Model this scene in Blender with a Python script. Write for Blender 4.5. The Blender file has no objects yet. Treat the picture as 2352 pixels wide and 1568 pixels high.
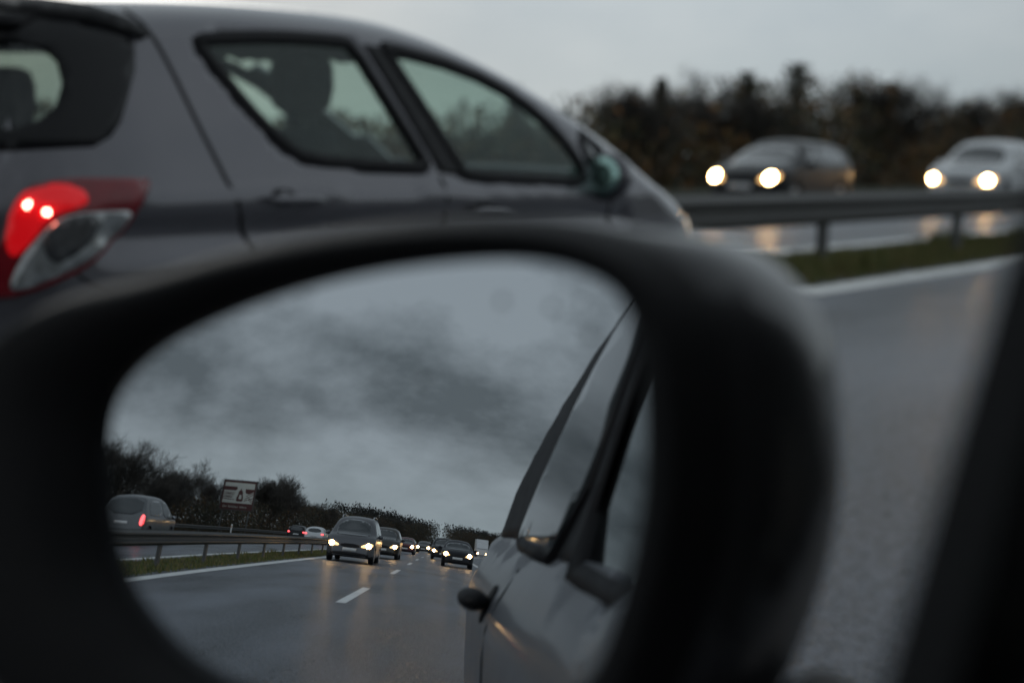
import bpy, bmesh, math, random
from mathutils import Vector, Matrix, noise
from mathutils.bvhtree import BVHTree
from mathutils.geometry import delaunay_2d_cdt
R = math.radians
SC = bpy.context.scene
COL = SC.collection
random.seed(11)
# ---------------------------------------------------------------- camera
EYE = Vector((0, 0, 1.0965))
YAW, PITCH, ROLL = 0.627782, -0.1333, 0.0279364
fw = Vector((-math.sin(YAW)*math.cos(PITCH), math.cos(YAW)*math.cos(PITCH), math.sin(PITCH)))
rt = Vector((math.cos(YAW), math.sin(YAW), 0)); up = rt.cross(fw)
r2 = rt*math.cos(ROLL) + up*math.sin(ROLL); u2 = -rt*math.sin(ROLL) + up*math.cos(ROLL)
cam = bpy.data.cameras.new('camera'); camo = bpy.data.objects.new('camera', cam); COL.objects.link(camo)
m = Matrix((r2, u2, -fw)).transposed().to_4x4(); m.translation = EYE
camo.matrix_world = m
cam.sensor_width = 36; cam.lens = 3267.76/2352*36
cam.clip_start = 0.005; cam.clip_end = 6000
cam.dof.use_dof = True; cam.dof.focus_distance = 1.15; cam.dof.aperture_fstop = 50/10.5
SC.camera = camo
# ---------------------------------------------------------------- world
def nn(nt, t, **kw):
    n = nt.nodes.new(t)
    for k, v in kw.items():
        if k in n.inputs: n.inputs[k].default_value = v
        else: setattr(n, k, v)
    return n
SUN_EL, SUN_AZ = R(7), R(-60)
w = bpy.data.worlds.new('World'); SC.world = w; w.use_nodes = True
nt = w.node_tree; nt.nodes.clear(); lk = nt.links.new
tc = nn(nt, 'ShaderNodeTexCoord')
sky = nn(nt, 'ShaderNodeTexSky', sky_type='NISHITA', sun_disc=False, sun_elevation=SUN_EL, sun_rotation=SUN_AZ)
sky.air_density = 1.5; sky.dust_density = 3.0
sep = nn(nt, 'ShaderNodeSeparateXYZ'); lk(tc.outputs['Generated'], sep.inputs[0])
# project the direction on a cloud layer
mz = nn(nt, 'ShaderNodeMath', operation='ADD'); lk(sep.outputs[2], mz.inputs[0]); mz.inputs[1].default_value = 0.16
mzx = nn(nt, 'ShaderNodeMath', operation='MAXIMUM'); lk(mz.outputs[0], mzx.inputs[0]); mzx.inputs[1].default_value = 0.05
dx = nn(nt, 'ShaderNodeMath', operation='DIVIDE'); lk(sep.outputs[0], dx.inputs[0]); lk(mzx.outputs[0], dx.inputs[1])
dy = nn(nt, 'ShaderNodeMath', operation='DIVIDE'); lk(sep.outputs[1], dy.inputs[0]); lk(mzx.outputs[0], dy.inputs[1])
cb = nn(nt, 'ShaderNodeCombineXYZ'); lk(dx.outputs[0], cb.inputs[0]); lk(dy.outputs[0], cb.inputs[1])
cld = nn(nt, 'ShaderNodeMapping'); cld.inputs['Scale'].default_value = (1, 1, 2.1); cld.inputs['Location'].default_value = (.37, .1, .2); lk(tc.outputs['Generated'], cld.inputs[0])
n1 = nn(nt, 'ShaderNodeTexNoise', Scale=5.2, Detail=8.0, Roughness=0.56, Distortion=0.0); lk(cld.outputs[0], n1.inputs['Vector'])
gz = nn(nt, 'ShaderNodeValToRGB'); lk(sep.outputs[2], gz.inputs[0])      # thicker cloud bank low over the horizon
for i, (p_, v_) in enumerate([(0.0, .60), (.05, .57), (.11, .495), (.17, .50), (.25, .60), (.5, .55)]):
    e_ = gz.color_ramp.elements[i] if i < 2 else gz.color_ramp.elements.new(p_)
    e_.position = p_; e_.color = (v_, v_, v_, 1)
gm_ = nn(nt, 'ShaderNodeMath', operation='ADD'); lk(n1.outputs['Fac'], gm_.inputs[0]); lk(gz.outputs[0], gm_.inputs[1])
gs_ = nn(nt, 'ShaderNodeMath', operation='SUBTRACT'); lk(gm_.outputs[0], gs_.inputs[0]); gs_.inputs[1].default_value = .5
cr = nn(nt, 'ShaderNodeValToRGB'); lk(gs_.outputs[0], cr.inputs[0])
cr.color_ramp.elements[0].position = 0.37; cr.color_ramp.elements[0].color = (0.150, 0.172, 0.190, 1)
cr.color_ramp.elements[1].position = 0.65; cr.color_ramp.elements[1].color = (0.40, 0.44, 0.475, 1)
# brighter toward the +y (front) half of the sky and in a band over the horizon
fr = nn(nt, 'ShaderNodeMapRange'); lk(sep.outputs[1], fr.inputs[0])
fr.inputs[1].default_value = -0.6; fr.inputs[2].default_value = 0.75; fr.inputs[3].default_value = 0.0; fr.inputs[4].default_value = 1.0
mixf = nn(nt, 'ShaderNodeMix', data_type='RGBA'); lk(fr.outputs[0], mixf.inputs[0]); lk(cr.outputs[0], mixf.inputs[6])
crf = nn(nt, 'ShaderNodeValToRGB'); lk(n1.outputs['Fac'], crf.inputs[0])
crf.color_ramp.elements[0].position = 0.35; crf.color_ramp.elements[0].color = (0.49, 0.56, 0.62, 1)
crf.color_ramp.elements[1].position = 0.62; crf.color_ramp.elements[1].color = (0.60, 0.655, 0.70, 1)
lk(crf.outputs[0], mixf.inputs[7])
hz = nn(nt, 'ShaderNodeMapRange', interpolation_type='SMOOTHSTEP'); lk(sep.outputs[2], hz.inputs[0])
hz.inputs[1].default_value = 0.0; hz.inputs[2].default_value = 0.13; hz.inputs[3].default_value = 1.0; hz.inputs[4].default_value = 0.0
hm = nn(nt, 'ShaderNodeMath', operation='MULTIPLY'); lk(hz.outputs[0], hm.inputs[0]); hm.inputs[1].default_value = 0.65
mixh = nn(nt, 'ShaderNodeMix', data_type='RGBA'); lk(hm.outputs[0], mixh.inputs[0]); lk(mixf.outputs[2], mixh.inputs[6])
mixh.inputs[7].default_value = (0.50, 0.56, 0.575, 1)
bgc = nn(nt, 'ShaderNodeBackground', Strength=0.78); lk(mixh.outputs[2], bgc.inputs[0])
bgs = nn(nt, 'ShaderNodeBackground', Strength=0.05); lk(sky.outputs[0], bgs.inputs[0])
ms = nn(nt, 'ShaderNodeMixShader', Fac=0.06); lk(bgc.outputs[0], ms.inputs[1]); lk(bgs.outputs[0], ms.inputs[2])
ow = nn(nt, 'ShaderNodeOutputWorld'); lk(ms.outputs[0], ow.inputs[0])
sl = bpy.data.lights.new('sun', 'SUN'); sl.energy = 0.5; sl.angle = R(40); sl.color = (1, .95, .88)
so = bpy.data.objects.new('sun', sl); COL.objects.link(so)
so.rotation_euler = (R(90)-SUN_EL, 0, -SUN_AZ+math.pi)
SC.view_settings.view_transform = 'Standard'; SC.view_settings.look = 'None'
SC.view_settings.exposure = 0.40; SC.view_settings.gamma = 1
SC.cycles.use_denoising = True; SC.cycles.max_bounces = 10; SC.cycles.transparent_max_bounces = 16; SC.cycles.glossy_bounces = 6
SC.cycles.sample_clamp_indirect = 5; SC.cycles.sample_clamp_direct = 60; SC.cycles.caustics_reflective = True
# ---------------------------------------------------------------- materials
def mat(name, col, rough=.5, metal=0., coat=0., spec=.5, var=0., vscale=8., bump=0., bscale=60., emit=None, es=0., trans=0.):
    M = bpy.data.materials.new(name); M.use_nodes = True; t = M.node_tree
    b = t.nodes['Principled BSDF']
    b.inputs['Base Color'].default_value = (*col, 1); b.inputs['Roughness'].default_value = rough
    b.inputs['Metallic'].default_value = metal; b.inputs['Coat Weight'].default_value = coat
    b.inputs['Coat Roughness'].default_value = .05; b.inputs['Specular IOR Level'].default_value = spec
    tcn = t.nodes.new('ShaderNodeTexCoord')
    if var:
        no = nn(t, 'ShaderNodeTexNoise', Scale=vscale, Detail=5.0, Roughness=.6); t.links.new(tcn.outputs['Object'], no.inputs['Vector'])
        r = nn(t, 'ShaderNodeValToRGB'); t.links.new(no.outputs['Fac'], r.inputs[0])
        r.color_ramp.elements[0].position = .3; r.color_ramp.elements[1].position = .7
        r.color_ramp.elements[0].color = (*[c*(1-var) for c in col], 1); r.color_ramp.elements[1].color = (*[min(1, c*(1+var)) for c in col], 1)
        t.links.new(r.outputs[0], b.inputs['Base Color'])
        mr = nn(t, 'ShaderNodeMapRange'); t.links.new(no.outputs['Fac'], mr.inputs[0])
        mr.inputs[3].default_value = max(0.02, rough*.8); mr.inputs[4].default_value = min(1, rough*1.25)
        t.links.new(mr.outputs[0], b.inputs['Roughness'])
    if bump:
        no = nn(t, 'ShaderNodeTexNoise', Scale=bscale, Detail=3.0); t.links.new(tcn.outputs['Object'], no.inputs['Vector'])
        bp = nn(t, 'ShaderNodeBump', Strength=bump, Distance=.01); t.links.new(no.outputs['Fac'], bp.inputs['Height'])
        t.links.new(bp.outputs[0], b.inputs['Normal'])
    if emit:
        b.inputs['Emission Color'].default_value = (*emit, 1); b.inputs['Emission Strength'].default_value = es
    return M
def glass_mat(name, tint, f0=.05):
    M = bpy.data.materials.new(name); M.use_nodes = True; t = M.node_tree; t.nodes.clear()
    tr = nn(t, 'ShaderNodeBsdfTransparent'); tr.inputs[0].default_value = (*tint, 1)
    gl = nn(t, 'ShaderNodeBsdfGlossy', Roughness=.02); gl.inputs[0].default_value = (.95, 1, 1, 1)
    lw = nn(t, 'ShaderNodeLayerWeight', Blend=.5); pw = nn(t, 'ShaderNodeMath', operation='POWER'); pw.inputs[1].default_value = 5.
    t.links.new(lw.outputs['Facing'], pw.inputs[0]); fn = nn(t, 'ShaderNodeMath', operation='MULTIPLY_ADD'); t.links.new(pw.outputs[0], fn.inputs[0]); fn.inputs[1].default_value = 1-f0; fn.inputs[2].default_value = f0
    mx = nn(t, 'ShaderNodeMixShader'); o = nn(t, 'ShaderNodeOutputMaterial')
    t.links.new(fn.outputs[0], mx.inputs[0]); t.links.new(tr.outputs[0], mx.inputs[1]); t.links.new(gl.outputs[0], mx.inputs[2]); t.links.new(mx.outputs[0], o.inputs[0])
    return M
def paint(name, col, metal=.5, rough=.32): return mat(name, col, rough, metal, coat=.12 if col[0] < .02 else .35, spec=.3 if col[0] < .02 else .5, var=.05, vscale=3)
def emis(name, col, s):
    return mat(name, (.8, .8, .8), .1, emit=col, es=s)
MT = dict(
 rubber=mat('black_rubber', (.007, .0065, .0075), .6, spec=.2, var=.2, vscale=20),
 plastic=mat('black_plastic', (.009, .0085, .0095), .55, spec=.25, var=.2, vscale=30, bump=.15, bscale=400),
 tyre=mat('wet_tyre', (.013, .013, .014), .6, var=.2, bump=.4, bscale=90),
 rim=mat('alloy', (.42, .43, .45), .35, .9, var=.1),
 dark=mat('dark_interior', (.018, .018, .019), .9, var=.2),
 cabin=mat('cabin_trim', (.10, .10, .098), .9, var=.2),
 cloth=mat('seat_cloth', (.045, .045, .05), .95, var=.3, vscale=40),
 dglass=mat('dark_glass', (.012, .016, .018), .04, coat=1., var=.1, vscale=2),
 hglass=glass_mat('green_tinted_glass', (.66, .76, .71)),
 redlens=mat('red_lens', (.16, .003, .008), .2, coat=.35, var=.25, vscale=20),
 redglow=mat('lit_red_lens', (.28, .004, .008), .2, coat=.3, emit=(1, .004, .008), es=.30), redhot=emis('brake_bulb', (1, .20, .14), 26), redlit=emis('lit_tail_lamp', (1, .03, .03), 3.2),
 lens=mat('clear_lens', (.34, .35, .35), .1, .5, coat=1., var=.35, vscale=30),
 chrome=mat('chrome', (.6, .6, .62), .12, 1.),
 head=emis('headlamp_glow', (1, .57, .23), 80), headdim=emis('fog_lamp_glow', (1, .80, .45), 9), amber=emis('indicator_glow', (1, .42, .08), 4),
litlens=mat('lit_headlamp_lens', (.4, .38, .33), .12, .3, coat=1., var=.3, vscale=20, emit=(1, .55, .20), es=3.0),
 headfar=emis('far_headlamp_glow', (1, .74, .42), 60),
 plate=mat('number_plate', (.6, .6, .6), .4, var=.08), platetext=mat('plate_text', (.02, .02, .02), .5),
 white=mat('white_marking', (.86, .86, .84), .42, var=.16, vscale=3, bump=.2),
 galv=mat('galvanised_steel', (.058, .056, .053), .55, .25, var=.22, vscale=1.5, bump=.1, bscale=12),
 post=mat('steel_post', (.10, .10, .10), .55, .4, var=.25),
 bark=mat('bark', (.055, .045, .036), .95, var=.3, vscale=6), twig=mat('twigs', (.045, .040, .034), .95, var=.3, vscale=2),
)
# ---------------------------------------------------------------- mesh helpers
def tag(o, label=None, cat=None, group=None, kind=None):
    if label: o['label'] = label
    if cat: o['category'] = cat
    if group: o['group'] = group
    if kind: o['kind'] = kind
    return o
def link(name, me, parent=None, loc=None):
    o = bpy.data.objects.new(name, me); COL.objects.link(o)
    if parent is not None: o.parent = parent
    if loc is not None: o.location = loc
    return o
def empty(name, loc=(0, 0, 0), rz=0.):
    o = bpy.data.objects.new(name, None); COL.objects.link(o); o.location = loc; o.rotation_euler = (0, 0, rz); o.empty_display_size = .2
    return o
def mesh(name, verts, faces, mats, parent=None, smooth=True, fm=None, loc=None):
    me = bpy.data.meshes.new(name); me.from_pydata([tuple(v) for v in verts], [], faces)
    for x in (mats if isinstance(mats, (list, tuple)) else [mats]): me.materials.append(x)
    if fm: me.polygons.foreach_set('material_index', fm)
    if smooth: me.polygons.foreach_set('use_smooth', [True]*len(me.polygons))
    me.update()
    return link(name, me, parent, loc)
def recalc(o):
    bm = bmesh.new(); bm.from_mesh(o.data); bmesh.ops.recalc_face_normals(bm, faces=bm.faces); bm.to_mesh(o.data); bm.free(); return o
class MB:
    def __init__(s): s.v = []; s.f = []
    def add(s, vs, fs):
        b = len(s.v); s.v += [Vector(v) for v in vs]; s.f += [tuple(i+b for i in f) for f in fs]
    def box(s, c, d, rot=None):
        P = [Vector((x*d[0]/2, y*d[1]/2, z*d[2]/2)) for x in (-1, 1) for y in (-1, 1) for z in (-1, 1)]
        if rot: P = [rot @ p for p in P]
        s.add([p+Vector(c) for p in P], [(0, 1, 3, 2), (4, 6, 7, 5), (0, 4, 5, 1), (2, 3, 7, 6), (0, 2, 6, 4), (1, 5, 7, 3)])
    def tube(s, pts, rad, n=6, cap=True):
        pts = [Vector(p) for p in pts]; rs = rad if isinstance(rad, (list, tuple)) else [rad]*len(pts)
        rings = []
        for i, p in enumerate(pts):
            d = (pts[min(i+1, len(pts)-1)]-pts[max(i-1, 0)]).normalized()
            a = d.cross(Vector((0, 0, 1)) if abs(d.z) < .9 else Vector((1, 0, 0))).normalized(); b = d.cross(a)
            rings.append([p+(a*math.cos(2*math.pi*k/n)+b*math.sin(2*math.pi*k/n))*rs[i] for k in range(n)])
        s.loft(rings, cap)
    def loft(s, rings, cap=True, closed=True):
        b = len(s.v); n = len(rings[0])
        for r in rings: s.v += [Vector(v) for v in r]
        for i in range(len(rings)-1):
            for k in range(n if closed else n-1):
                k2 = (k+1) % n; s.f.append((b+i*n+k, b+i*n+k2, b+(i+1)*n+k2, b+(i+1)*n+k))
        if cap and closed: s.f.append(tuple(b+k for k in range(n))[::-1]); s.f.append(tuple(b+(len(rings)-1)*n+k for k in range(n)))
    def lathe(s, prof, axis, c, n=24):   # prof: (r, h)
        c = Vector(c); ax = Vector(axis).normalized(); a = ax.cross(Vector((0, 0, 1)) if abs(ax.z) < .9 else Vector((1, 0, 0))).normalized(); b2 = ax.cross(a)
        s.loft([[c+ax*h+(a*math.cos(2*math.pi*k/n)+b2*math.sin(2*math.pi*k/n))*r for k in range(n)] for r, h in prof], cap=True)
    def build(s, name, m_, parent=None, smooth=False, loc=None):
        return recalc(mesh(name, s.v, s.f, m_, parent, smooth, loc=loc))
def chaikin(p, it=2, closed=True):
    for _ in range(it):
        q = []; n = len(p)
        for i in range(n if closed else n-1):
            a, b = p[i], p[(i+1) % n]
            q += [tuple(a[k]*.75+b[k]*.25 for k in range(2)), tuple(a[k]*.25+b[k]*.75 for k in range(2))]
        if not closed: q = [p[0]]+q+[p[-1]]
        p = q
    return p
def inpoly(x, y, P):
    c = False; j = len(P)-1
    for i in range(len(P)):
        if (P[i][1] > y) != (P[j][1] > y) and x < (P[j][0]-P[i][0])*(y-P[i][1])/(P[j][1]-P[i][1])+P[i][0]: c = not c
        j = i
    return c
def interp(T, y):
    if y <= T[0][0]: return T[0][1]
    for i in range(len(T)-1):
        if y <= T[i+1][0]:
            t = (y-T[i][0])/(T[i+1][0]-T[i][0]+1e-9); return T[i][1]+t*(T[i+1][1]-T[i][1])
    return T[-1][1]
AX = {'L': (Vector((1, 0, 0)), Vector((0, 1, 0))), 'R': (Vector((-1, 0, 0)), Vector((0, 1, 0))),
      'B': (Vector((0, 1, 0)), Vector((1, 0, 0))), 'F': (Vector((0, -1, 0)), Vector((1, 0, 0)))}
def caster(bvh, ax):
    if isinstance(ax, str): d, s = AX[ax]
    else: d, s = ax
    def f(a, b, off):
        o = s*a+Vector((0, 0, b))-d*8
        h, nrm, _, _ = bvh.ray_cast(o, d)
        if h is None:
            h, nrm, _, _ = bvh.find_nearest(s*a+Vector((0, 0, b))-d*.8)
        if nrm.dot(d) > 0: nrm = -nrm
        return h+nrm*off
    return f
def patch(name, bvh, poly, ax, off, m_, parent, res=.05, smooth_it=2, skirt=.012):
    P = chaikin(poly, smooth_it) if smooth_it else list(poly)
    D = []
    for i in range(len(P)):
        a, b = P[i], P[(i+1) % len(P)]; L = math.dist(a, b); n = max(1, int(L/res))
        D += [(a[0]+(b[0]-a[0])*k/n, a[1]+(b[1]-a[1])*k/n) for k in range(n)]
    nb = len(D); xs = [p[0] for p in D]; ys = [p[1] for p in D]
    vs = [Vector(p) for p in D]; y = min(ys)+res/2; row = 0
    while y < max(ys):
        x = min(xs)+res/2+(row % 2)*res/2
        while x < max(xs):
            if inpoly(x, y, D) and min(math.dist((x, y), q) for q in D[::2]) > res*.4: vs.append(Vector((x, y)))
            x += res
        y += res*.87; row += 1
    ov, _, of, orig, _, _ = delaunay_2d_cdt(vs, [(i, (i+1) % nb) for i in range(nb)], [], 1, 1e-5)
    cf = caster(bvh, ax)
    V = [cf(v[0], v[1], off) for v in ov]; F = [tuple(f) for f in of]
    cnt = {}
    for f in F:
        for i in range(len(f)):
            e = (f[i], f[(i+1) % len(f)]); cnt[e] = cnt.get(e, 0)+1
    if skirt:
        mp = {}
        for (a, b) in [e for e in cnt if (e[1], e[0]) not in cnt]:
            for k in (a, b):
                if k not in mp: mp[k] = len(V); V.append(cf(ov[k][0], ov[k][1], off-skirt))
            F.append((b, a, mp[a], mp[b]))
    o = mesh(name, V, F, m_, parent, True)
    return o
def ring(name, bvh, poly, ax, off, m_, parent, wi=.012, wo=.02, smooth_it=2, th=.007):
    P = chaikin(poly, smooth_it); n = len(P); cf = caster(bvh, ax)
    ar = sum(P[i][0]*P[(i+1) % n][1]-P[(i+1) % n][0]*P[i][1] for i in range(n)); sg = 1 if ar > 0 else -1
    R_ = []
    for i in range(n):
        a, b = Vector(P[i-1]), Vector(P[(i+1) % n]); t = (b-a).normalized(); nr = Vector((t.y, -t.x))*sg
        p = Vector(P[i])
        q = [(p-nr*wi, off-.02), (p-nr*wi, off+th), (p+nr*wo, off+th), (p+nr*wo, off-.01)]
        R_.append([cf(k[0][0], k[0][1], k[1]) for k in q])
    R_.append(R_[0]); mb = MB(); mb.loft(R_, cap=False)
    return mb.build(name, m_, parent, True)
# ---------------------------------------------------------------- car body
def body(S, parent, name='body'):
    """S: L, W, H, top (y,z), zb, belt, wr (roof half width), ar/lr, af/lf corner insets, holes, arches, mats"""
    L, W2 = S['L'], S['W']/2
    ys = [0, .006, .02, .04, .07, .1, .13, .17, .21, .26]; y = .3; st = S.get('step', .06)
    while y < L-.26: ys.append(y); y += st
    ys += [L-.22, L-.17, L-.13, L-.09, L-.06, L-.03, L-.012, L]
    top = S['top'] = [tuple(p_) for p_ in chaikin(list(S['top']), 2, False)]; nz = S.get('nz', 26); nc = 9
    def plan(y):
        return S['ar']*max(0, 1-y/S['lr'])**2.3+S['af']*max(0, 1-(L-y)/S['lf'])**2.3
    def wid(y, z):
        w = W2-plan(y)
        b = S['belt']+S.get('brise', 0)*(1-y/L)
        lo = .03*max(0, (b-.12-z)/(b-.3))**1.5
        hi = 0
        sh = S.get('shoulder', 0); q_ = max(0, min(1, (z-(b-.14))/.17)); lo += sh*q_*q_*(3-2*q_)
        if z > b: t = (z-b)/(S['H']-b); hi = (W2-S['wr'])*(t*.85+.15*t*t)
        if z < .38: lo += .05*((.38-z)/.2)**2
        if S.get('crease') and .4 < y < 3.0: lo += S['crease']*math.exp(-((z-.835)/.045)**2)
        return max(.05, w-lo-hi - (.012 if z > b else 0))
    V = []; rows = []; cut = {}
    for y in ys:
        zt = interp(top, y); zb = interp(S['zb'], y); zt = max(zt, zb+.05)
        half = [(0, zb)]
        rr = min(.11, (zt-zb)*.4)
        for j in range(nz+1):
            t = j/nz; z = zb+(zt-zb)*t; x = wid(y, z)
            u = (zt-z)/rr
            if u < 1: x -= rr*.85*(1-math.sqrt(max(0, 1-(1-u)**2)))
            half.append((x, z))
        xt = half[-1][0]; crown = S.get('crown', .045)*min(1, (zt-zb)/.5)
        for j in range(1, nc+1):
            x = xt*(1-j/nc); half.append((x, zt+crown*(1-(x/xt)**2)))
        full = [(x, z) for x, z in half]+[(-x, z) for x, z in half[-2:0:-1]]
        rows.append(len(V)); V += [Vector((x, y, z)) for x, z in full]
    n = len(full); F = []
    for i in range(len(rows)-1):
        for k in range(n): F.append((rows[i]+k, rows[i]+(k+1) % n, rows[i+1]+(k+1) % n, rows[i+1]+k))
    F.append(tuple(range(rows[0], rows[0]+n))[::-1]); F.append(tuple(range(rows[-1], rows[-1]+n)))
    bvh = BVHTree.FromPolygons(V, F)
    holes = S.get('holes', []); keep = []; fm = []
    for f in F:
        c = sum((V[i] for i in f), Vector())/len(f); kill = False
        nrm = (V[f[1]]-V[f[0]]).cross(V[f[2]]-V[f[0]]); nrm = nrm.normalized() if nrm.length > 1e-9 else Vector((0, 0, 1))
        if abs(c.x) > W2-.3 and c.z < .75:
            for (ya, ra) in S['wheels']:
                if (c.y-ya)**2+(c.z-ra)**2 < (ra+.045)**2: kill = True
        for (kind, poly) in holes:
            if kind == 'side' and abs(c.x) > .3 and c.z < interp(top, c.y)-.02 and abs(nrm.x) > .35 and inpoly(c.y, c.z, poly): kill = True; cut.setdefault((id(poly), c.x > 0), []).append(f)
            if kind == 'right' and c.x > .3 and c.z < interp(top, c.y)-.02 and abs(nrm.x) > .35 and inpoly(c.y, c.z, poly): kill = True; cut.setdefault((id(poly), True), []).append(f)
            if kind == 'left' and c.x < -.3 and abs(nrm.x) > .35 and c.z < interp(top, c.y)-.02 and inpoly(c.y, c.z, poly): kill = True
            if kind == 'left' and kill and c.z > .85: cut.setdefault((id(poly), False), []).append(f)
            if kind == 'wrap' and c.y < .9 and inpoly(abs(c.x)*.58746+c.y*.80925, c.z, poly): kill = True; cut.setdefault((id(poly), 0), []).append(f)
            if kind == 'front' and c.y > L*.5 and abs(nrm.x) < .8 and inpoly(c.x, c.z, poly): kill = True; cut.setdefault((id(poly), 0), []).append(f)
        if kill: continue
        keep.append(f); fm.append(2 if S.get('roof_black') and c.z > S['roof_black'] else (3 if c.z < S.get('lower', 0) else 0))
    o = mesh(name, V, keep, [S['mat'], MT['cabin'] if S.get('see') else MT['dark'], MT['rubber'], MT['plastic']], parent, True, fm)
    recalc(o)
    if S.get('see'):
        sm = o.modifiers.new('s', 'SOLIDIFY'); sm.thickness = .03; sm.offset = -1; sm.material_offset = 1
        def pane(name, key, m_):
            fs = cut.get(key, []); ids = sorted({i for f in fs for i in f}); mp = {i: k for k, i in enumerate(ids)}
            c0 = Vector((0, L/2, .7)); vv = [V[i]-(V[i]-c0).normalized()*.006 for i in ids]
            return recalc(mesh(name, vv, [tuple(mp[i] for i in f) for f in fs], m_, parent, True))
        return o, bvh, pane
    return o, bvh
def wheel(parent, x, y, r, side, wdt=.2):
    mb = MB(); mb.lathe([(r*.62, -wdt/2), (r*.9, -wdt/2), (r, -wdt/2+.03), (r, wdt/2-.03), (r*.9, wdt/2), (r*.62, wdt/2)], (1, 0, 0), (0, 0, 0), 28)
    we = mb.build('wheel', MT['tyre'], parent, True, (x, y, r))
    rb = MB(); rb.lathe([(r*.60, wdt/2+.004), (r*.64, wdt/2+.008), (r*.6, wdt/2-.02), (.05, wdt/2-.03)], (side, 0, 0), (0, 0, 0), 28)
    for k in range(5):
        a = k*2*math.pi/5
        rb.box((side*wdt/2, math.cos(a)*r*.33, math.sin(a)*r*.33), (.02, .055, r*.6), Matrix.Rotation(a-math.pi/2, 3, 'X'))
    rb.build('rim', MT['rim'], we)
    return we
def seat(parent, x, y, name='seat', w=.5, head=True, bh=.1, hz=0.):
    mb = MB()
    mb.loft([[(x+sx*w/2*k, y+yy, .42+zz) for sx, yy, zz in ((-1, -.25, 0), (1, -.25, 0), (1, .3, .04), (-1, .3, .04))] for k in (1,)] +
            [[(x+sx*w/2*.96, y+yy, .56) for sx, yy in ((-1, -.25), (1, -.25), (1, .3), (-1, .3))]])
    s = mb.build(name, MT['cloth'], parent, False)
    bk = MB()
    R_ = []
    for t in range(7):
        z = .55+t*bh; yy = y-.24-t*.035; ww = w/2*(1 if t < 4 else 1-.1*(t-3)); th = .11-.008*t
        R_.append([(x-ww, yy-th*.3, z), (x-ww*.8, yy-th, z), (x+ww*.8, yy-th, z), (x+ww, yy-th*.3, z), (x+ww*.8, yy+.02, z), (x-ww*.8, yy+.02, z)])
    bk.loft(R_); bk.build('backrest', MT['cloth'], s, True)
    if head:
        hb = MB(); yy = y-.47; prof = [(0, .04), (.11, .0), (.145, .04), (.15, .1), (.135, .16), (.09, .2), (0.02, .21)]
        rr = []
        for (wd, z) in [(.07, 1.14), (.13, 1.17), (.15, 1.23), (.145, 1.30), (.115, 1.345), (.06, 1.36)]:
            rr.append([(x+wd*math.cos(a), yy+.055*math.sin(a)*(1 if wd > .1 else .7), z+hz) for a in [k*math.pi/6 for k in range(12)]])
        hb.loft(rr); 
        for sx in (-.06, .06): hb.tube([(x+sx, yy, 1.08), (x+sx, yy, 1.16+hz)], .008)
        hb.build('headrest', MT['cloth'], s, True)
    return s
def mirror_ear(parent, bvh, y, z, m_, W2, gm=None, s=1.):
    for sx in (-1, 1):
        mb = MB(); R_ = []
        for (dy, w_, h_) in [(-.05, .085, .062), (-.02, .105, .08), (.03, .1, .078), (.07, .06, .05), (.085, .02, .02)]:
            R_.append([(sx*(W2+.11)+w_*s*math.cos(a), y+dy, z+h_*s*math.sin(a)) for a in [k*math.pi/7 for k in range(14)]])
        mb.loft(R_); mb.tube([(sx*(W2-.06), y+.02, z-.05), (sx*(W2+.05), y+.02, z-.03)], .03)
        o = mb.build('wing_mirror', m_, parent, True)
        g = MB(); g.loft([[(sx*(W2+.11)+.085*s*k*math.cos(a), y-.053-.002*(k > .95), z+.062*s*k*math.sin(a)) for a in [i*math.pi/10 for i in range(20)]] for k in (1.0, .9)])
        g.build('mirror_glass', gm or MT['chrome'], o, True)
def lamp_disc(name, bvh, x, z, r, ax, m_, parent, off=.02, n=16):
    pts = [(x+r*math.cos(2*math.pi*k/n), z+r*math.sin(2*math.pi*k/n)) for k in range(n)]
    return patch(name, bvh, pts, ax, off, m_, parent, res=r*.6, smooth_it=0, skirt=.015)
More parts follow.
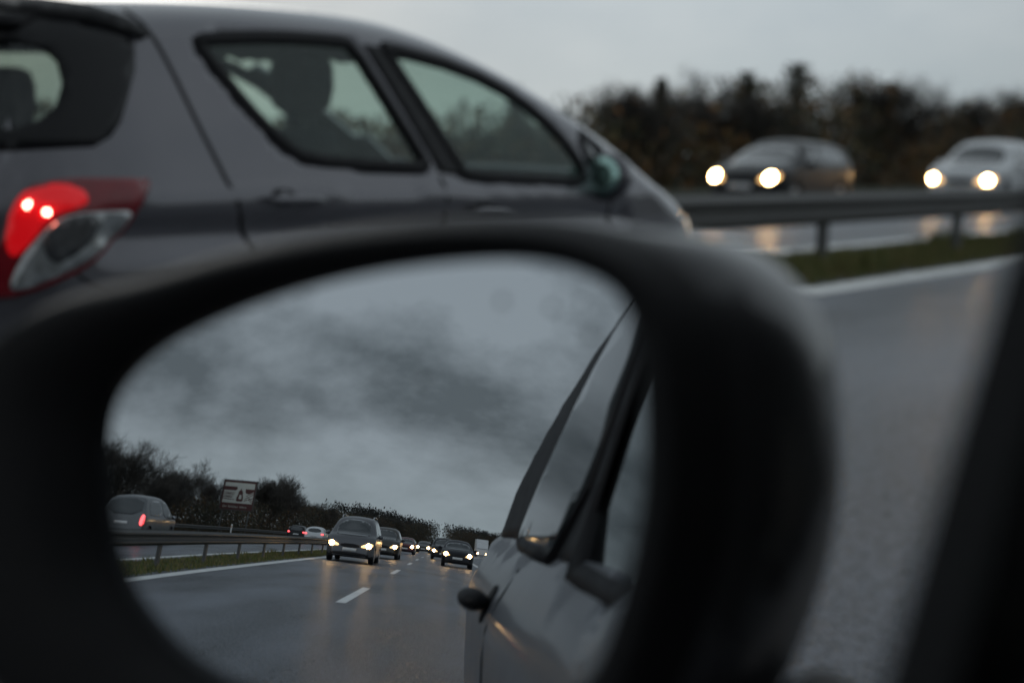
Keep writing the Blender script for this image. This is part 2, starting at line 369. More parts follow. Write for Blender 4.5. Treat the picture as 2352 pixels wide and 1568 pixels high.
# ---------------------------------------------------------------- the setting
def curve(y): return ((-y-60)**2)/2600 if y < -60 else 0.
def yrange(y0, y1, st=6.):
    n = max(1, int((y1-y0)/st)); return [y0+(y1-y0)*i/n for i in range(n+1)]
def strip(name, x0, x1, z, y0, y1, m_, nx=1, st=6., cv=True):
    ys = yrange(y0, y1, st); V = []; F = []
    for y in ys:
        for i in range(nx+1): V.append(Vector((x0+(x1-x0)*i/nx+(curve(y) if cv else 0), y, z)))
    for j in range(len(ys)-1):
        for i in range(nx): a = j*(nx+1)+i; F.append((a, a+1, a+nx+2, a+nx+1))
    return mesh(name, V, F, m_, None, False)
def asphalt():
    M = bpy.data.materials.new('wet_asphalt'); M.use_nodes = True; t = M.node_tree; b = t.nodes['Principled BSDF']; L = t.links.new
    tcn = t.nodes.new('ShaderNodeTexCoord')
    mp = nn(t, 'ShaderNodeMapping'); mp.inputs['Scale'].default_value = (1, .25, 1); L(tcn.outputs['Object'], mp.inputs[0])
    big = nn(t, 'ShaderNodeTexNoise', Scale=.9, Detail=4.0); L(mp.outputs[0], big.inputs['Vector'])
    mid = nn(t, 'ShaderNodeTexNoise', Scale=24.0, Detail=3.0, Roughness=.7); L(tcn.outputs['Object'], mid.inputs['Vector'])
    fine = nn(t, 'ShaderNodeTexNoise', Scale=60.0, Detail=4.0, Roughness=.75); L(tcn.outputs['Object'], fine.inputs['Vector'])
    vor = nn(t, 'ShaderNodeTexVoronoi', Scale=95.0); L(tcn.outputs['Object'], vor.inputs['Vector'])
    m1 = nn(t, 'ShaderNodeMix', data_type='FLOAT'); m1.inputs[0].default_value = .5; L(fine.outputs['Fac'], m1.inputs[2]); L(mid.outputs['Fac'], m1.inputs[3])
    mx = nn(t, 'ShaderNodeMix', data_type='FLOAT'); mx.inputs[0].default_value = .3; L(m1.outputs[0], mx.inputs[2]); L(big.outputs['Fac'], mx.inputs[3])
    cr = nn(t, 'ShaderNodeValToRGB'); L(mx.outputs[0], cr.inputs[0])
    cr.color_ramp.elements[0].position = .45; cr.color_ramp.elements[0].color = (.022, .026, .033, 1)
    cr.color_ramp.elements[1].position = .57; cr.color_ramp.elements[1].color = (.215, .23, .265, 1)
    L(cr.outputs[0], b.inputs['Base Color'])
    mr = nn(t, 'ShaderNodeMapRange'); L(mx.outputs[0], mr.inputs[0]); mr.inputs[1].default_value = .38; mr.inputs[2].default_value = .62
    mr.inputs[3].default_value = .23; mr.inputs[4].default_value = .46; L(mr.outputs[0], b.inputs['Roughness'])
    b.inputs['Specular IOR Level'].default_value = .36
    ad = nn(t, 'ShaderNodeMath', operation='ADD'); L(vor.outputs['Distance'], ad.inputs[0]); L(m1.outputs[0], ad.inputs[1])
    bp = nn(t, 'ShaderNodeBump', Strength=.7, Distance=.010); L(ad.outputs[0], bp.inputs['Height']); L(bp.outputs[0], b.inputs['Normal'])
    return M
MT['asphalt'] = asphalt()
MT['grass'] = mat('verge_soil', (.045, .05, .022), .95, var=.45, vscale=1.3, bump=.6, bscale=30)
MT['field'] = mat('field_ground', (.04, .042, .02), .95, var=.4, vscale=.05)
G = mesh('ground', [(-3000, -3000, -.04), (3000, -3000, -.04), (3000, 3000, -.04), (-3000, 3000, -.04)], [(0, 1, 2, 3)], MT['field'], None, False); tag(G, kind='structure')
ov = strip('median_ground', -7.5, -4.9, -.016, -600, 400, MT['grass'], nx=4); tag(ov, kind='structure')
rd = strip('road', -5.35, 6.2, 0, -620, 400, MT['asphalt'], nx=4); tag(rd, kind='structure')
rd2 = strip('opposite_road', -19.2, -6.95, 0, -620, 400, MT['asphalt'], nx=4); tag(rd2, kind='structure')
def marking(name, x0, x1, ya, yb): return tag(strip(name, x0, x1, .006, ya, yb, MT['white']), kind='structure')
marking('edge_line', -5.07, -4.76, -600, 400)
marking('shoulder_line', 2.25, 2.5, -600, 400)
marking('opposite_edge_line', -7.42, -7.18, -600, 400)
marking('opposite_shoulder_line', -15.6, -15.3, -600, 400)
def dashes(name, x, y0, y1, ph):
    V = []; F = []; y = y0+ph
    while y < y1:
        b = len(V)
        for yy in (y, y+2.5, y+5): V += [Vector((x-.075+curve(yy), yy, .006)), Vector((x+.075+curve(yy), yy, .006))]
        F += [(b, b+1, b+3, b+2), (b+2, b+3, b+5, b+4)]; y += 15
    return tag(mesh(name, V, F, MT['white'], None, False), kind='structure')
dashes('lane_marking', -1.55, -498, 380, -.2)
dashes('opposite_lane_marking', -11.5, -495, 380, 4)
# grass blades
def blades(name, boxes, N, h0, h1, cols):
    rnd = random.Random(5); V = []; F = []; fm = []
    for (x0, x1, y0, y1, n) in boxes:
        for _ in range(n):
            x = rnd.uniform(x0, x1); y = rnd.uniform(y0, y1); h = rnd.uniform(h0, h1)*(.6+.8*noise.noise(Vector((x*.8, y*.5, 0)))**2*3); a = rnd.uniform(0, 6.28); w_ = rnd.uniform(.006, .014)*(1+h*4)
            lx, ly = rnd.gauss(0, h*.4), rnd.gauss(0, h*.4); b = len(V); cx = curve(y)
            V += [(x+cx-w_*math.cos(a), y-w_*math.sin(a), -.02), (x+cx+w_*math.cos(a), y+w_*math.sin(a), -.02), (x+cx+lx, y+ly, h)]
            F.append((b, b+1, b+2)); fm.append(rnd.choices(range(len(cols)), [5, 3, 1.5])[0])
    return mesh(name, V, F, cols, None, False, fm)
gcols = [mat('grass_green', (.10, .12, .030), .8, var=.3), mat('grass_olive', (.17, .15, .05), .8, var=.3), mat('grass_straw', (.22, .16, .07), .85, var=.3)]
gb = blades('verge_grass', [(-6.95, -5.15, 5, 34, 24000), (-6.95, -5.15, -75, 0, 17000)], 0, .05, .14, gcols)
tag(gb, 'short damp grass on the strip under the guardrail', 'grass', kind='stuff')
# ---------------------------------------------------------------- guardrails
def rail(name, x, z0, faces, label, group, y0=-300, y1=110, sp=4., post_rng=(-220, 100), phase=0):
    e = empty(name, (x, 0, 0)); tag(e, label, 'guardrail', group)
    prof = [(0, 0), (.03, .03), (.085, .055), (.085, .085), (.03, .125), (.02, .155), (.03, .185), (.085, .225), (.085, .255), (.03, .285), (0, .31)]
    for s in faces:
        mb = MB(); R_ = []
        for y in yrange(y0, y1, 6):
            cx = curve(y)
            R_.append([(cx+s*(.09+px), y, z0+pz) for px, pz in prof]+[(cx+s*(.085+px), y, z0+pz) for px, pz in prof[::-1]])
        mb.loft(R_); mb.build('rail_beam', MT['galv'], e, False)
    pm = None; y = y0+phase; allp = []
    while y < y1:
        allp.append(y); y += sp
    pb = MB(); pb.box((0, 0, (z0+.3)/2-.02), (.07, .15, z0+.3)); pb.box((0, 0, z0+.16), (.17, .09, .12))
    near = sorted(allp, key=lambda v: abs(v+10))[:90]
    for y in near:
        if pm is None: o = pb.build('post', MT['post'], e); pm = o
        else: o = pm.copy(); COL.objects.link(o); o.parent = e
        o.location = (curve(y), y, 0)
    rest = [y for y in allp if y not in near]
    if rest:
        rb = MB()
        for y in rest: rb.box((curve(y), y, (z0+.3)/2-.02), (.06, .12, z0+.3))
        o = rb.build('far_posts', MT['post'], e); o['kind'] = 'stuff'
    return e
rail('guardrail', -5.95, .455, (1, -1), 'grey steel double guardrail on the grass median beside the white line', None, phase=1.5)
rail('guardrail', -20.3, .42, (1,), 'thin grey guardrail on the far side of the opposite carriageway below the trees', None, phase=0, sp=8, y1=-25)
# ---------------------------------------------------------------- vehicles
PROF = {
 'van': dict(L=4.6, W=1.86, H=1.78, belt=1.02, wr=.66, top=[(0, .45), (.03, .9), (.09, 1.15), (.3, 1.6), (.45, 1.72), (1.2, 1.78), (2.4, 1.76), (2.95, 1.66), (3.45, 1.32), (3.75, 1.10), (4.2, 1.0), (4.45, .88), (4.56, .7), (4.6, .4)], r=.34),
 'estate': dict(L=4.55, W=1.78, H=1.47, belt=.95, wr=.60, top=[(0, .45), (.04, .85), (.12, 1.05), (.45, 1.38), (.9, 1.45), (2.4, 1.47), (2.85, 1.36), (3.3, 1.08), (3.5, .97), (4.1, .88), (4.4, .76), (4.52, .6), (4.55, .35)], r=.32),
 'hatch': dict(L=4.0, W=1.72, H=1.46, belt=.94, wr=.58, top=[(0, .45), (.04, .85), (.12, 1.05), (.35, 1.36), (.7, 1.43), (1.9, 1.46), (2.3, 1.38), (2.85, 1.08), (3.05, .97), (3.6, .87), (3.85, .74), (3.97, .58), (4.0, .33)], r=.31),
 'suv': dict(L=4.5, W=1.84, H=1.68, belt=1.02, wr=.64, top=[(0, .5), (.04, .9), (.12, 1.12), (.4, 1.55), (.8, 1.66), (2.2, 1.68), (2.65, 1.58), (3.1, 1.24), (3.3, 1.1), (4.1, 1.0), (4.35, .85), (4.47, .68), (4.5, .4)], r=.35),
}
PAINT = {k: paint(k+'_paint', c, mt) for k, c, mt in [('grey', (.11, .11, .118), .5), ('pewter', (.12, .125, .13), .4), ('darkblue', (.010, .011, .016), .3), ('black', (.006, .006, .007), .1), ('silver', (.22, .23, .24), .5), ('white', (.66, .67, .68), .0), ('taupe', (.055, .05, .044), .5), ('darkred', (.10, .012, .012), .3), ('bronze', (.085, .08, .07), .5)]}
def vehicle(name, label, cat, kind, pnt, x, y, rz, lights, group=None, rails=False, detail=1, plate=True, hs=1.25, tilt=0):
    P = PROF[kind]; L, W2, H, b, r = P['L'], P['W']/2, P['H'], P['belt'], P['r']
    e = empty(name, (x, y, 0), rz); tag(e, label, cat, group)
    S = dict(P); S.update(ar=.07 if kind == 'van' else .16, lr=.45, af=.26, lf=.6, zb=[(0, .28), (.3, .22), (L-.4, .2), (L, .25)], mat=PAINT[pnt], wheels=[(.85, r), (L-.85, r)], lower=.30, step=.08, nz=22)
    bo, bv = body(S, e)
    ws = [(yy, z) for yy, z in P['top'] if yy > L*.45 and z > b and z < H-.04]
    zt = H-.12; zb_ = b+.04
    patch('windscreen', bv, [(-.56, zt), (.56, zt), (.71, zb_+.02), (.5, zb_-.04), (-.5, zb_-.04), (-.71, zb_+.02)], 'F', .006, MT['dglass'], e, .08)
    patch('rear_window', bv, [(-.5, zt), (.5, zt), (.6, b+.06), (-.6, b+.06)] if kind != 'van' else [(-.64, 1.68), (.64, 1.68), (.74, 1.08), (-.74, 1.08)], 'B', .006, MT['dglass'], e, .08, 2 if kind != 'van' else 1)
    yA = next(yy for yy, z in P['top'][::-1] if z > b+.02); yT = next(yy for yy, z in P['top'][::-1] if z > H-.15)
    for ax in 'LR':
        mid = (L*.5)
        patch('side_window', bv, [(.62, b+.1), (.75, H-.17), (mid-.1, H-.15), (mid-.05, b+.03), (.72, b+.05)], ax, .006, MT['dglass'], e, .09, 1)
        patch('side_window', bv, [(mid, b+.03), (mid, H-.15), (yT-.05, H-.17), (yA-.35, b+.04)], ax, .006, MT['dglass'], e, .09, 1)
        dh = patch('door_handle', bv, [(mid+.1, b-.1), (mid+.27, b-.1), (mid+.27, b-.06), (mid+.1, b-.06)], ax, .03, MT['rubber'], e, .05, 1, .03)
    for sx in (-1, 1):
        hl = patch('headlight', bv, [(sx*.40, .60), (sx*.44, .70), (sx*(W2-.13), .76+.04*(H > 1.6)), (sx*(W2-.06), .74), (sx*(W2-.14), .62)], 'F', .01, MT['litlens' if 'f' in lights else 'lens'], e, .05)
        if 'f' in lights: lamp_disc('headlamp_bulb', bv, sx*(W2-.24), .685, .075*hs, 'F', MT['head'], hl)
        tl = patch('tail_light', bv, [(sx*(W2-.27), .80), (sx*(W2-.27), b), (sx*(W2-.06), b+.02), (sx*(W2-.05), .80)] if kind in ('hatch', 'estate') else [(sx*(W2-.20), .70), (sx*(W2-.18), b+.08), (sx*(W2-.05), b+.08), (sx*(W2-.04), .70)], 'B', .012, MT['redlit'] if 'r' in lights else MT['redlens'], e, .05)
        for ya in (.85, L-.85): wheel(e, sx*(W2-.13), ya, r, sx)
    patch('grille', bv, [(-.38, .58), (.38, .58), (.34, .72), (-.34, .72)], 'F', .008, MT['plastic'], e, .08, 1)
    bp = patch('front_bumper', bv, [(-.72, .28), (.72, .28), (.70, .40), (-.70, .40)], 'F', .014, MT['plastic'], e, .08, 1)
    patch('rear_bumper', bv, [(-.78, .30), (.78, .30), (.78, .46), (-.78, .46)], 'B', .02, MT['plastic'], e, .08, 1)
    if plate:
        for ax, z in (('F', .44), ('B', .62 if kind != 'van' else .72)):
            patch('number_plate', bv, [(-.26, z), (.26, z), (.26, z+.115), (-.26, z+.115)], ax, .022, MT['plate'], e, .12, 0)
    mirror_ear(e, bv, yA-.35, b+.05, PAINT[pnt], W2)
    if rails:
        for sx in (-1, 1):
            mb = MB(); mb.tube([(sx*.62, .5, H-.1), (sx*.62, .6, H+.03), (sx*.62, 1.5, H+.06), (sx*.62, 2.5, H+.03), (sx*.62, 2.65, H-.08)], .018)
            mb.build('roof_rail', MT['chrome'], e)
    return e
PI = math.pi
TR = 'cars on the motorway'
# direct view: oncoming, their left lane side
vehicle('oncoming_car', 'almost black hatchback with lit headlights, left of the two cars beyond the guardrail', 'car', 'hatch', 'black', -13.5, 26.35+4.0, PI, 'f', 'oncoming cars behind the guardrail', hs=1.2)
vehicle('oncoming_car', 'pale silver car with lit headlights at the right edge beyond the guardrail', 'car', 'suv', 'white', -12.0, 35.2+4.5, PI, 'f', 'oncoming cars behind the guardrail', hs=1.2)
# mirror view: following traffic (fronts toward us)
def front(name, label, cat, kind, pnt, x, yf, **k):
    return vehicle(name, label, cat, kind, pnt, x+curve(yf), yf-PROF[kind]['L'], math.atan2(-(curve(yf)-curve(yf-4)), 4)*-1*-1 if yf < -60 else 0, 'f', 'following cars seen in the mirror', **k)
front('following_van', 'large grey people carrier with roof rails and lit headlights in the mirror', 'people carrier', 'van', 'grey', -3.55, -35, rails=True)
front('following_car', 'taupe off-roader directly behind the grey people carrier in the mirror', 'car', 'suv', 'taupe', -3.25, -50)
front('following_car', 'dark red car third in the outer lane in the mirror', 'car', 'hatch', 'darkred', -3.3, -82, hs=1.5)
front('following_car', 'dark estate fourth in the outer lane in the mirror', 'car', 'estate', 'bronze', -3.3, -118, hs=1.8)
front('following_car', 'small distant car with bright lamps at the bend in the mirror', 'car', 'hatch', 'black', -3.2, -165, hs=2.2)
front('following_car', 'black hatchback with lit headlights following in our own lane in the mirror', 'car', 'hatch', 'darkblue', .78, -50)
front('following_car', 'dark car half hidden behind the black hatchback in the mirror', 'car', 'suv', 'black', .1, -70)
front('following_car', 'dark car just left of the distant white lorry in the mirror', 'car', 'estate', 'grey', .8, -150, hs=2.1)
front('following_car', 'distant dark car in our lane just behind the half hidden one in the mirror', 'car', 'estate', 'darkred', .9, -104, hs=1.8)
front('following_car', 'tiny far car with bright lamps where the outer lane bends in the mirror', 'car', 'suv', 'grey', -3.1, -215, hs=2.4)
vehicle('departing_car', 'tiny far car with red lights between the two lanes of lit cars in the mirror', 'car', 'hatch', 'grey', -9.2+curve(-165), -165, PI, 'r', 'cars driving away in the mirror')
front('following_car', 'far car with lit lamps right of the distant white lorry in the mirror', 'car', 'hatch', 'black', 1.0, -230, hs=2.6)
# going away on the opposite carriageway
vehicle('departing_van', 'dull silver people carrier with red tail lights driving away beyond the guardrail in the mirror', 'people carrier', 'van', 'pewter', -11.9, -32.5, PI, 'r', 'cars driving away in the mirror')
vehicle('departing_car', 'small white car with red tail lights driving away in the mirror', 'car', 'hatch', 'white', -10.7, -78, PI, 'r', 'cars driving away in the mirror')
vehicle('departing_car', 'dark car with red lights left of the small white car in the mirror', 'car', 'hatch', 'black', -13.3, -85, PI, 'r', 'cars driving away in the mirror')
# white lorry far behind
def lorry(x, yf):
    e = empty('white_lorry', (x+curve(yf), yf, 0), 0); tag(e, 'distant white lorry with a tall box body in the mirror', 'lorry')
    mb = MB(); R_ = [[(sx*1.2, yy, z) for sx, z in ((-1, .5), (1, .5), (1, zt), (-1, zt))] for yy, zt in ((0, 1.9), (-.25, 2.9), (-1.9, 3.0))]
    mb.loft(R_); c = mb.build('cab', PAINT['white'], e)
    w_ = MB(); w_.loft([[(-1.05, .02, 1.75), (1.05, .02, 1.75), (1.05, -.24, 2.75), (-1.05, -.24, 2.75)], [(-1.05, -.05, 1.75), (1.05, -.05, 1.75), (1.05, -.3, 2.75), (-1.05, -.3, 2.75)]]); w_.build('windscreen', MT['dglass'], c)
    b_ = MB(); b_.box((0, -6.2, 2.3), (2.5, 8.2, 2.9)); b_.build('cargo_box', PAINT['white'], e)
    f_ = MB(); f_.box((0, -5, .75), (1.1, 9, .2)); f_.build('chassis', MT['post'], e)
    for sx in (-1, 1):
        h = MB(); h.lathe([(.13, 0), (.12, .05)], (0, 1, 0), (sx*.9, .0, .75), 14); h.build('headlight', MT['head'], e)
        for yy in (-1.2, -7.5, -8.8): wheel(e, sx*1.1, yy, .48, sx, .28)
lorry(1.2, -200)
# ---------------------------------------------------------------- the grey hatchback alongside
def neighbour():
    e = empty('grey_hatchback', (-3.915, 2.03, 0)); tag(e, 'dark grey hatchback with a lit red tail light filling the upper left', 'car')
    pn = mat('hatchback_paint', (.10, .096, .108), .24, .55, coat=.8, var=.05)
    L = 4.02; Wd = 1.67; W2 = Wd/2
    top = [(0, .45), (.02, .66), (.05, .84), (.08, .98), (.13, 1.1), (.22, 1.36), (.30, 1.435), (.5, 1.47), (.8, 1.50), (1.15, 1.525), (1.67, 1.535), (1.95, 1.505), (2.2, 1.45), (2.45, 1.375), (2.69, 1.285), (3.02, 1.14), (3.27, 1.0), (3.36, .955), (3.56, .885), (3.75, .80), (3.90, .70), (3.98, .55), (4.02, .35)]
    rwin = [(.82, 1.385), (.86, 1.40), (1.15, 1.43), (1.45, 1.44), (1.51, 1.435), (1.62, 1.25), (1.75, 1.04), (1.73, 1.025), (1.5, 1.03), (1.17, 1.045), (1.08, 1.09), (.96, 1.20), (.86, 1.33)]
    fwin = [(1.66, 1.44), (1.67, 1.415), (1.80, 1.22), (1.93, 1.015), (1.97, 1.0), (2.35, .985), (2.72, .975), (2.69, 1.08), (2.57, 1.19), (2.38, 1.30), (2.1, 1.39)]
    s0, c0 = .58746, .80925
    fwinL = [(1.62, 1.47), (1.67, 1.415), (1.80, 1.22), (1.93, 1.015), (1.97, 1.0), (2.35, .985), (2.72, .975), (2.76, 1.10), (2.66, 1.21), (2.45, 1.335), (2.1, 1.44)]
    bwin = [(-1, 1.085), (.58, 1.10), (.65, 1.125), (.70, 1.175), (.718, 1.24), (.705, 1.30), (.665, 1.345), (.60, 1.36), (-1, 1.36)]
    fscr = [(-.60, 1.46), (.50, 1.46), (.64, 1.06), (.5, 1.03), (-.5, 1.03), (-.64, 1.06)]
    S = dict(L=L, W=Wd, H=1.54, belt=.96, wr=.63, top=top, zb=[(0, .28), (.3, .22), (3.6, .2), (L, .25)], ar=.27, lr=.62, af=.36, lf=.75, mat=pn,
             wheels=[(.62, .30), (3.2, .30)], lower=.27, step=.035, nz=44, see=True, crown=.035, crease=.028,
             holes=[('side', rwin), ('right', fwin), ('left', fwinL), ('wrap', bwin), ('front', fscr)])
    bo, bv, pane = body(S, e)
    for ax in 'RL':
        fpoly = fwin if ax == 'R' else fwinL
        rw = pane('rear_door_window', (id(rwin), ax == 'R'), MT['hglass'])
        ring('window_seal', bv, rwin, ax, 0, MT['rubber'], rw, .022, .013, 1)
        fwn = pane('front_door_window', (id(fpoly), ax == 'R'), MT['hglass'])
        ring('window_seal', bv, fpoly, ax, 0, MT['rubber'], fwn, .022, .013, 1)
        patch('pillar_trim', bv, [(1.56, 1.43), (1.64, 1.43), (1.94, 1.0), (1.80, 1.015)], ax, .004, MT['plastic'], e, .05, 0)
        q = patch('quarter_window', bv, [(2.73, 1.17), (2.80, 1.00), (2.98, .985), (2.86, 1.09)], ax, .006, MT['dglass'], e, .05, 1)
        ring('window_seal', bv, [(2.72, 1.19), (2.79, .99), (3.02, .975), (2.86, 1.11)], ax, 0, MT['rubber'], q, .006, .02, 1)
        # shut lines as thin dark inlays
        def seam(pts, w_=.007):
            P = chaikin(pts, 2, False); poly = []
            l, r_ = [], []
            for i, p in enumerate(P):
                a, b = Vector(P[max(0, i-1)]), Vector(P[min(len(P)-1, i+1)]); t = (b-a).normalized(); n = Vector((t.y, -t.x))*w_
                l.append(tuple(Vector(p)+n)); r_.append(tuple(Vector(p)-n))
            return l+r_[::-1]
        patch('door_seam', bv, seam([(.62, 1.46), (.66, 1.40), (.70, 1.31), (.76, 1.13), (.86, .89), (.92, .77), (1.0, .55), (1.05, .3)]), ax, .002, MT['rubber'], e, .05, 0)
        patch('door_seam', bv, seam([(1.80, 1.0), (1.84, .8), (1.82, .4), (1.82, .28)]), ax, .002, MT['rubber'], e, .05, 0)
        patch('door_seam', bv, seam([(2.86, .95), (2.9, .8), (2.84, .4), (2.8, .28)]), ax, .002, MT['rubber'], e, .05, 0)
        for yy, zz in ((.98, .935), (1.98, .885)):
            h = patch('handle_recess_shade', bv, [(yy, zz-.02), (yy+.10, zz-.025), (yy+.10, zz+.025), (yy, zz+.03)], ax, .003, MT['rubber'], e, .03, 2)  # flat dark patch: shade of the handle hollow put into its colour
            patch('door_handle', bv, [(yy-.03, zz-.012), (yy+.2, zz-.02), (yy+.2, zz+.008), (yy-.03, zz+.014)], ax, .034, pn, h, .03, 1, .012)
        patch('side_crease', bv, [(.50, .935), (1.2, .90), (2.0, .845), (2.0, .835), (1.2, .865), (.50, .89)], ax, .006, mat('crease_shadow_gap', (.05, .05, .052), .5, .4, coat=.5), e, .05, 0, .01) if False else None
    pane('rear_window', (id(bwin), 0), glass_mat('rear_screen_glass', (.36, .44, .42), .05))
    # wrap round black tailgate glass
    for sg, nm in ((1, 'R'), (-1, 'L')):
        d = Vector((-c0*sg, s0, 0)); s = Vector((s0*sg, c0, 0)).normalized()
        s = Vector((s0, c0*sg, 0)) if sg == 1 else Vector((-s0, c0, 0))
        AXD = (d, s)
        def P2(L_): return L_
        border_o = [(.10, 1.43), (.546, 1.432), (.756, 1.425), (.852, 1.398), (.883, 1.355), (.882, 1.289), (.862, 1.215), (.839, 1.142), (.812, 1.102), (.768, 1.075), (.54, 1.058), (.10, 1.045)]
        border_i = [(.10, 1.10), (.56, 1.115), (.63, 1.138), (.675, 1.18), (.692, 1.24), (.68, 1.295), (.645, 1.33), (.58, 1.343), (.10, 1.345)]
        patch('tailgate_glass_edge', bv, border_o+border_i, AXD, .005, mat('black_glass_border', (.006, .006, .007), .3, spec=.25, var=.1), e, .04, 0)
        patch('spoiler_side', bv, [(.10, 1.47), (.55, 1.462), (.76, 1.445), (.86, 1.42), (.925, 1.385), (.90, 1.372), (.86, 1.385), (.76, 1.41), (.5, 1.42), (.1, 1.42)], AXD, .02, MT['plastic'], e, .04, 0, .03)
        tl = patch('tail_light', bv, [(.601, .967), (.654, .986), (.751, .992), (.899, .991), (.915, .975), (.882, .917), (.848, .865), (.798, .808), (.748, .759), (.672, .722), (.596, .691), (.532, .68), (.469, .678), (.49, .778), (.53, .83), (.56, .913)], AXD, .012, MT['redlens'], e, .03, 1)
        patch('reversing_lens', bv, [(.663, .880), (.707, .900), (.794, .910), (.866, .910), (.838, .871), (.790, .813), (.740, .77), (.661, .734), (.596, .705), (.552, .702), (.556, .734), (.598, .812)], AXD, .018, MT['lens'], tl, .03, 1)
        patch('indicator_reflector', bv, [(.625, .84), (.69, .893), (.775, .905), (.765, .84), (.71, .79), (.655, .765)], AXD, .021, mat('smoked_lens', (.05, .05, .052), .25, .2, coat=.4, var=.3, vscale=30), tl, .03, 2)
        patch('brake_lens', bv, [(.540, .84), (.568, .924), (.601, .962), (.665, .974), (.73, .965), (.755, .93), (.70, .909), (.655, .893), (.598, .815), (.556, .78)], AXD, .016, MT['redglow'], tl, .02, 2)
        lamp_disc('brake_bulb', bv, .599, .922, .0085, AXD, MT['redhot'], tl, .024, 12)
        lamp_disc('brake_bulb', bv, .645, .905, .0085, AXD, MT['redhot'], tl, .024, 12)
        patch('bumper_seam', bv, [(.72, .735), (.80, .68), (.90, .61), (.905, .615), (.805, .687), (.725, .742)], AXD, .002, MT['rubber'], e, .04, 0)
    patch('tailgate_handle', bv, [(-.4, .84), (.4, .84), (.44, .90), (-.44, .90)], 'B', .02, MT['plastic'], e, .07, 1)
    patch('number_plate', bv, [(-.26, .68), (.26, .68), (.26, .79), (-.26, .79)], 'B', .02, MT['plate'], e, .12, 0)
    patch('rear_bumper', bv, [(-.52, .36), (.52, .36), (.54, .5), (-.54, .5)], 'B', .015, MT['plastic'], e, .08, 1)
    # spoiler lip over the tailgate
    mb = MB(); R_ = []
    for i in range(17):
        x = -.60+1.2*i/16; k = abs(x)/.60; y = .14+.10*k**3; z = 1.455-.03*k**2
        R_.append([(x, y+.14, z+.0), (x, y+.02, z-.012), (x, y-.03, z-.03), (x, y, z-.045), (x, y+.12, z-.05)])
    mb.loft(R_); mb.build('roof_spoiler', MT['plastic'], e, True)
    pane('windscreen', (id(fscr), 0), MT['hglass'])
    for sx in (-1, 1):
        hl = patch('headlight', bv, [(sx*.35, .60), (sx*.42, .70), (sx*.58, .84), (sx*.66, .82), (sx*.66, .70), (sx*.5, .60)], 'F', .012, MT['lens'], e, .05, 1)
        lamp_disc('headlamp_bulb', bv, sx*.52, .68, .05, 'F', MT['headdim'], hl)
        for ya in (.62, 3.2): wheel(e, sx*(W2-.12), ya, .30, sx)
    hl = patch('front_lamp_side', bv, [(3.60, .80), (3.70, .82), (3.86, .74), (3.95, .64), (3.93, .60), (3.80, .68)], 'R', .012, mat('side_lens', (.75, .74, .72), .12, .3, coat=1, var=.2, vscale=10, emit=(1, .8, .6), es=.45), e, .04, 1)
    patch('grille', bv, [(-.3, .42), (.3, .42), (.34, .58), (-.34, .58)], 'F', .01, MT['plastic'], e, .08, 1)
    # wing mirrors with a wide round glass
    for sx in (-1, 1):
        mb = MB(); R_ = []
        for (dy, w_, h_) in [(-.015, .095, .088), (.005, .108, .10), (.04, .105, .09), (.08, .07, .06), (.10, .02, .02)]:
            R_.append([(sx*(W2+.02)+w_*math.cos(a), 2.79+dy, 1.005+h_*math.sin(a)) for a in [k*math.pi/9 for k in range(18)]])
        mb.loft(R_); mb.tube([(sx*(W2-.12), 2.80, .95), (sx*(W2), 2.80, .96)], .035)
        o = mb.build('wing_mirror', pn, e, True)
        gm = MB(); R_ = [[(sx*(W2+.02)+.085*k*math.cos(a), 2.752-.004*(1-k*k)+.13*.078*k*math.sin(a)-.0, 1.005+.078*k*math.sin(a)) for a in [i*math.pi/12 for i in range(24)]] for k in (1, .6, .2)]
        gm.loft(R_); gm.build('mirror_glass', mat('green_mirror_glass', (.42, .62, .56), .08, .95), o, True)
    seat(e, .35, 2.06, 'front_seat', .44, hz=.06); seat(e, -.35, 1.95, 'front_seat', .44, hz=.0)
    seat(e, .36, 1.25, 'rear_seat', .5, False, .068); seat(e, -.40, 1.40, 'rear_seat', .5, True, .075, -.03)
    fl = MB(); fl.box((0, 1.95, .34), (1.4, 3.1, .04)); fl.build('cabin_floor', MT['dark'], e)
    db = MB(); db.box((0, 3.0, .84), (1.3, .4, .2)); db.build('dashboard', MT['cabin'], e)
    return e
neighbour()
